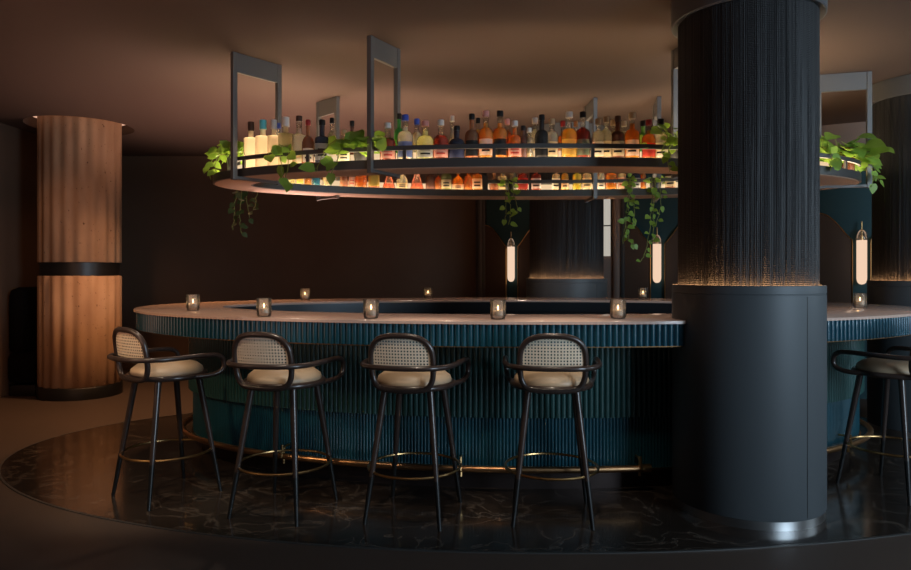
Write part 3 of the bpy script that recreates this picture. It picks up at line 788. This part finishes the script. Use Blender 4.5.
# far side: image column, width, height in metres, shape, contents, cap, label, description
FAR = [
    (292, 7, .22, 'jug', 'pale', 'c', None, 'small pale jug bottle at the ivy end of the far shelf'),
    (300, 7, .24, 'square', 'clear', 's', 'y', 'small clear bottle with yellow label on the far shelf'),
    (308, 7, .24, 'tall', 'amber', 'k', None, 'small amber bottle beside the blue one on the far shelf'),
    (316, 8, .20, 'squat', 'blue', 'w', None, 'bright blue short bottle on the far shelf'),
    (327, 9, .24, 'squat', 'cream', 'w', None, 'cream squat bottle before the far hanger post'),
    (344, 8, .25, 'whisky', 'brown', 'k', None, 'red brown bottle after the far hanger post'),
    (352, 7, .24, 'tall', 'clear', 'r', 'p', 'clear tall bottle with pink label on the far shelf'),
    (361, 12, .27, 'square', 'orange', 'k', None, 'wide orange square bottle on the far shelf', .9),
    (374, 11, .27, 'square', 'brown', 'k', 'y', 'wide brown square bottle with yellow base label on the far shelf'),
    (389, 13, .21, 'cone', 'pink', 's', None, 'pink cone decanter, first of the decanters on the far shelf', .3),
    (402, 12, .22, 'jug', 'clear', 's', 'c', 'clear jug with round beige label between two cone decanters'),
    (417, 14, .24, 'cone', 'pink', 'n', None, 'pink cone decanter with brown neck on the far shelf', .3),
    (430, 9, .23, 'wine', 'dark', 'n', None, 'dark brown long necked bottle on the far shelf'),
    (438, 7, .2, 'squat', 'orange', 'c', None, 'small orange bottle beside the green wine bottle'),
    (446, 11, .25, 'wine', 'olive', 'g', 'c', 'olive green wine bottle with beige label on the far shelf'),
    (458, 11, .22, 'jug', 'amber', 'k', 'c', 'amber jug bottle with round beige label on the far shelf'),
    (468, 9, .23, 'squat', 'orange', 's', None, 'orange squat bottle beside the white label bottle', .8),
    (477, 10, .25, 'square', 'amber', 'n', 'w', 'amber square bottle with white label at the shelf joint'),
    (494, 10, .20, 'jug', 'brown', 'c', None, 'brown jug just past the shelf joint under a small vine'),
    (503, 10, .23, 'square', 'cream', 'c', 'c', 'cream square bottle with beige label past the shelf joint'),
    (513, 7, .26, 'slim', 'cream', 'w', None, 'white slim bottle before the first red bottle'),
    (523, 10, .26, 'square', 'red', 'k', 'r', 'red square bottle with red label, first of two on the far shelf'),
    (536, 10, .26, 'square', 'red', 's', 'w', 'red square bottle with white label, second of two on the far shelf'),
    (556, 8, .26, 'square', 'cream', 'w', 'w', 'cream square bottle past the gap on the far shelf'),
    (565, 8, .26, 'whisky', 'gold', 'c', 'c', 'gold bottle with beige label past the gap on the far shelf'),
    (577, 9, .26, 'square', 'yellow', 'k', None, 'bright yellow square bottle on the far shelf', .95),
    (587, 9, .26, 'square', 'cream', 'k', 'c', 'cream square bottle beside the bright yellow one'),
    (601, 8, .25, 'tall', 'clear', 's', 'w', 'clear tall bottle before the amber square bottle'),
    (611, 11, .26, 'square', 'amber', 'k', None, 'amber square bottle above the first hanging vine', .95),
    (622, 8, .26, 'square', 'cream', 'k', 'p', 'cream square bottle with pink label above the hanging vines'),
    (636, 9, .24, 'square', 'navy', 'w', 'w', 'navy square bottle with white label on the far shelf'),
    (643, 6, .22, 'slim', 'orange', 'k', None, 'slim orange bottle beside the navy square bottle'),
    (670, 10, .26, 'square', 'dark', 'k', 'c', 'dark square bottle with cream label near the big column on the far shelf'),
]
for e in FAR:
    u, w, hh, shp, liq, cap, lab, lb = e[:8]; fill = e[8] if len(e) > 8 else .8
    d = -SW + .085
    x, y, nx, ny = RING.at_t(RING.t_px(u, d, False), d); s = F / y
    bottle(x, y, ZS, max(.026, w / s / 2), hh, shp, liq, cap, lab, lb, 'bottles on the far side of the shelf', fill, math.atan2(y, x) - pi / 2)


# ------------------------------------------------------------------ plants
def leaf_into(bm, p, tip, up, ln, wd):
    """heart-shaped leaf, folded a little along its midrib"""
    t = tip.normalized(); sd = t.cross(up).normalized(); nn = sd.cross(t)
    out = [(0, 0), (.10, .34), (.30, .50), (.55, .44), (.80, .22), (1, 0)]
    mid = [bm.verts.new(p + t * (ln * a) - nn * (ln * .16 * a * a)) for a, _ in out]
    for s in (1, -1):
        e = [mid[0]] + [bm.verts.new(p + t * (ln * (a - .1 * (i == 1))) + sd * (s * wd * b_) + nn * (wd * .16 * b_) - nn * (ln * .16 * a * a)) for i, (a, b_) in enumerate(out) if 0 < i < 5] + [mid[-1]]
        for i in range(5):
            q = [mid[i], e[i], e[i + 1], mid[i + 1]]; q = list(dict.fromkeys(q))
            if len(q) > 2: bm.faces.new(q if s > 0 else q[::-1])


def plant(name, label, base, vines, size=.055, gap=.045, pot='pot', bush=0, bush_r=.1, m='leaf', pot_h=.09, group=None, seed=1):
    """vines: lists of points (world) that start at the pot"""
    rs = random.Random(seed); t = thing(name, label, 'plant', base, 0, group); B = Vector(base)
    bm = BM(); lathe(bm, [(0, 0), (.042, 0), (.052, pot_h - .008), (.055, pot_h), (.048, pot_h), (.046, pot_h - .015), (0, pot_h - .015)], 20); obj('pot', bm, pot, t)
    ls, sm = BM(), BM()
    for v in vines:
        P = [Vector(q) - B for q in v]; P = smooth_path(P, 6)
        P = [q + Vector((rs.uniform(-1, 1), rs.uniform(-1, 1), rs.uniform(-1, 1))) * .006 for q in P]
        tube(sm, P, .0032, 5)
        acc = 0
        for a, b_ in zip(P, P[1:]):
            acc += (b_ - a).length
            if acc > gap * rs.uniform(.8, 1.3):
                acc = 0; d = Vector((rs.uniform(-1, 1), rs.uniform(-1, .3), rs.uniform(-.9, .35)))
                k = size * rs.uniform(.65, 1.2); off = d.normalized() * .018
                tube(sm, [b_, b_ + off], .0018, 4)
                leaf_into(ls, b_ + off, d, Vector((rs.uniform(-.5, .5), -1, rs.uniform(.2, 1))), k, k * .85)
    for i in range(bush):
        a = rs.uniform(0, 2 * pi); el = rs.uniform(.05, 1.3); d = Vector((cos(a) * cos(el), sin(a) * cos(el), sin(el)))
        p0 = Vector((0, 0, pot_h - .01)); p1 = p0 + Vector((d.x, d.y, d.z * .75)) * bush_r * rs.uniform(.45, 1.05)
        tube(sm, [p0, (p0 + p1) / 2 + Vector((0, 0, .02)), p1], .0025, 4)
        k = size * rs.uniform(.8, 1.35); leaf_into(ls, p1, Vector((d.x + rs.uniform(-.4, .4), d.y + rs.uniform(-.6, .2), rs.uniform(-.7, .3))), Vector((rs.uniform(-.4, .4), -.8, rs.uniform(.3, 1))), k, k * .85)
    obj('leaves', ls, m, t); obj('stems', sm, 'stem', t)
    return t


def rp(u, d, z, near=True, back=0.0):
    x, y, nx, ny = RING.at_t(RING.t_px(u, d, near), d); return (x, y, z)


# ivy at the tip of the shelf by the lounge
tt = RING.t_px(222, -.13, True) - .10
x, y, _, _ = RING.at_t(pi + .30, -.13); b0 = (x, y, ZS)
xo = lambda t, d, z: (*RING.at_t(t, d)[:2], z)
plant('ivy_plant', 'leafy ivy spilling over the shelf tip towards the lounge', b0,
      [[(x, y, ZS + .14), xo(pi + .32, -.02, ZS + .15), xo(pi + .33, .025, ZS + .08), xo(pi + .33, .02, ZS + .0)],
       [(x, y, ZS + .14), xo(pi + .2, -.02, ZS + .16), xo(pi + .2, .03, ZS + .06), xo(pi + .21, .02, ZS - .03)]], .07, .04, 'pot', 60, .17, pot_h=.15, seed=3)
x, y, _, _ = RING.at_t(pi - .30, -.12); z = ZS
v = lambda t, dz, d=.05: xo(t, d, ZS + dz)
plant('trailing_vine', 'shaded vine hanging below the shelf tip against the dark wall', (x, y, ZS),
      [[(x, y, z + .08), v(pi - .28, .09, 0), v(pi - .28, -.08), v(pi - .27, -.25), v(pi - .25, -.38)], [(x, y, z + .08), v(pi - .36, .09, 0), v(pi - .36, -.1), v(pi - .38, -.26)],
       [(x, y, z + .08), v(pi - .42, .09, 0), v(pi - .42, -.1), v(pi - .40, -.2)], [(x, y, z + .08), v(pi - .32, .09, 0), v(pi - .32, -.1), v(pi - .31, -.3), v(pi - .33, -.42)]], .065, .035, 'pot', 8, .1, 'leaf_shade', seed=5)
# pothos beside the tall hanger frame, trailing along the guard rail
b0 = rp(361, -.12, ZS)
g = lambda u, z, d=.03: rp(u, d, z)
plant('pothos_plant', 'pothos in a black pot beside the tall hanger frame', b0,
      [[(*b0[:2], ZS + .09), g(348, ZS + .16, -.02), g(330, ZS + .13), g(322, ZS + .04), g(316, ZS - .06)],
       [(*b0[:2], ZS + .09), g(352, ZS + .14, -.02), g(341, ZS + .08), g(336, ZS - .01), g(330, ZS - .10)],
       [(*b0[:2], ZS + .09), g(374, ZS + .15, -.02), g(378, ZS + .05)]], .105, .07, 'pot', 26, .20, seed=8)
b0 = rp(292, -.20, ZS)
plant('pothos_plant', 'pothos trailing over the guard rail in front of the frosted flasks', b0,
      [[(*b0[:2], ZS + .09), g(284, ZS + .15, -.04), g(276, ZS + .13), g(268, ZS + .09)],
       [(*b0[:2], ZS + .09), g(284, ZS + .14, -.04), g(281, ZS + .05), g(283, ZS - .08), g(292, ZS - .14)],
       [(*b0[:2], ZS + .09), g(290, ZS + .12, -.02), g(288, ZS + .02), g(284, ZS - .15)]], .085, .07, 'potw', 3, .1, seed=11)
b0 = rp(676, -.10, ZS)
plant('pothos_plant', 'pothos in front of the big column at the near rail', b0, [[(*b0[:2], ZS + .09), g(672, ZS + .12, 0), g(668, ZS + .02), g(670, ZS - .08)], [(*b0[:2], ZS + .09), g(668, ZS + .13, 0), g(662, ZS + .05)]], .07, .045, 'pot', 46, .26, seed=13)
# planted end by the end column
tt = RING.t_px(862, -.1, True)
b0 = rp(840, -.13, ZS)
plant('pothos_plant', 'bushy pothos in the shelf end seen past the big column', b0, [[(*b0[:2], ZS + .09), g(832, ZS + .1, 0), g(830, ZS - .02)]], .12, .06, 'pot', 80, .30, pot_h=.13, seed=17)
e0 = xo(-.10, -.13, ZS)
plant('ivy_plant', 'ivy spilling over the shelf tip beside the end column', e0,
      [[(*e0[:2], ZS + .09), xo(-.14, .0, ZS + .12), xo(-.16, .08, ZS + .04), xo(-.2, .07, ZS - .08)], [(*e0[:2], ZS + .09), xo(-.06, .0, ZS + .14), xo(-.06, .12, ZS + .1), xo(-.1, .14, ZS - .02)]], .095, .045, 'pot', 34, .22, seed=19)
# vines hanging from the far side
h = lambda u, z, d=-SW - .045: rp(u, d, z, False)


def back_vine(u, drops, label, seed, size=.06):
    b0 = rp(u, -SW + .06, ZS, False)
    plant('trailing_vine', label, b0, [[(*b0[:2], ZS + .09), h(d[0], ZS + .10, -SW + .0)] + [h(q, z_) for q, z_ in zip(d, d_z)] for d, d_z in drops], size, .045, 'pot', 3, .07, group='vines hanging from the far shelf', seed=seed)


back_vine(510, [((506, 506, 505), (2.03, 1.9, 1.79)), ((513, 516, 518), (2.03, 1.95, 1.86)), ((509, 510, 509), (2.03, 1.88, 1.75))], 'short vine hanging over the tube lamp beside the dark wall', 23)
back_vine(629, [((630, 628, 624, 623), (2.03, 1.85, 1.7, 1.58)), ((632, 634, 634), (2.03, 1.9, 1.75)), ((629, 626, 631, 634), (2.03, 1.78, 1.58, 1.6))], 'long vine hanging beside the taupe pilaster', 29)
back_vine(655, [((655, 653, 654, 652), (2.03, 1.85, 1.72, 1.6)), ((660, 661, 656), (2.03, 1.9, 1.75)), ((652, 650, 645, 640), (2.03, 1.72, 1.5, 1.42))], 'long vine hanging in front of the tube lamp near the big column', 31)
back_vine(826, [((828, 827, 829), (2.03, 1.88, 1.74)), ((830, 831, 834), (2.03, 1.85, 1.72))], 'short vine hanging under the shelf end past the big column', 37)


# ------------------------------------------------------------------ candle glasses on the bar
def make_candle(label):
    t = thing('candle_glass', label, 'candle holder', (0, 0, 0), 0, 'candle glasses on the bar')
    bm = BM(); lathe(bm, [(0, .001), (.036, .001), (.041, .006), (.044, .02), (.045, .108), (.043, .110), (.0415, .108), (.040, .022), (0, .020)], 28); obj('tumbler', bm, 'tumbler', t)
    bm = BM(); lathe(bm, [(0, .0215), (.030, .0215), (.030, .048), (.024, .050), (0, .046)], 20); w = obj('candle', bm, 'wax', t)
    bm = BM(); lathe(bm, [(0, .050), (.004, .056), (.0055, .064), (.003, .075), (0, .082)], 12); obj('flame', bm, 'flame', w)
    return t


CP = [(193, 310.5, 'candle glass at the lounge end of the bar'), (264, 316.5, 'candle glass in front of the second stool from the lounge'),
      (371, 318.5, 'candle glass in front of the third stool from the lounge'), (498, 319.3, 'candle glass between the two middle stools on the near bar top'),
      (618, 318.6, 'candle glass on the near bar top beside the big column'), (860, 308, 'candle glass under the tube lamp at the column end of the bar'),
      (305, 0, 'candle glass on the far bar top at the lounge side'), (428, 0, 'candle glass on the far bar top against the dark wall'), (643, 0, 'candle glass on the far bar top beside the charcoal column')]
cd = None
for u, yy, lb in CP:
    if yy: Y = F * (EYE - ZT) / (yy - HY)
    else: Y = {305: 6.45, 428: 6.92, 643: 6.80}[u]
    X = (u - CX) / F * Y
    if cd is None: cd = make_candle(lb); o = cd
    else: o = dup(cd, label=lb)
    o.location = (X, Y, ZT)
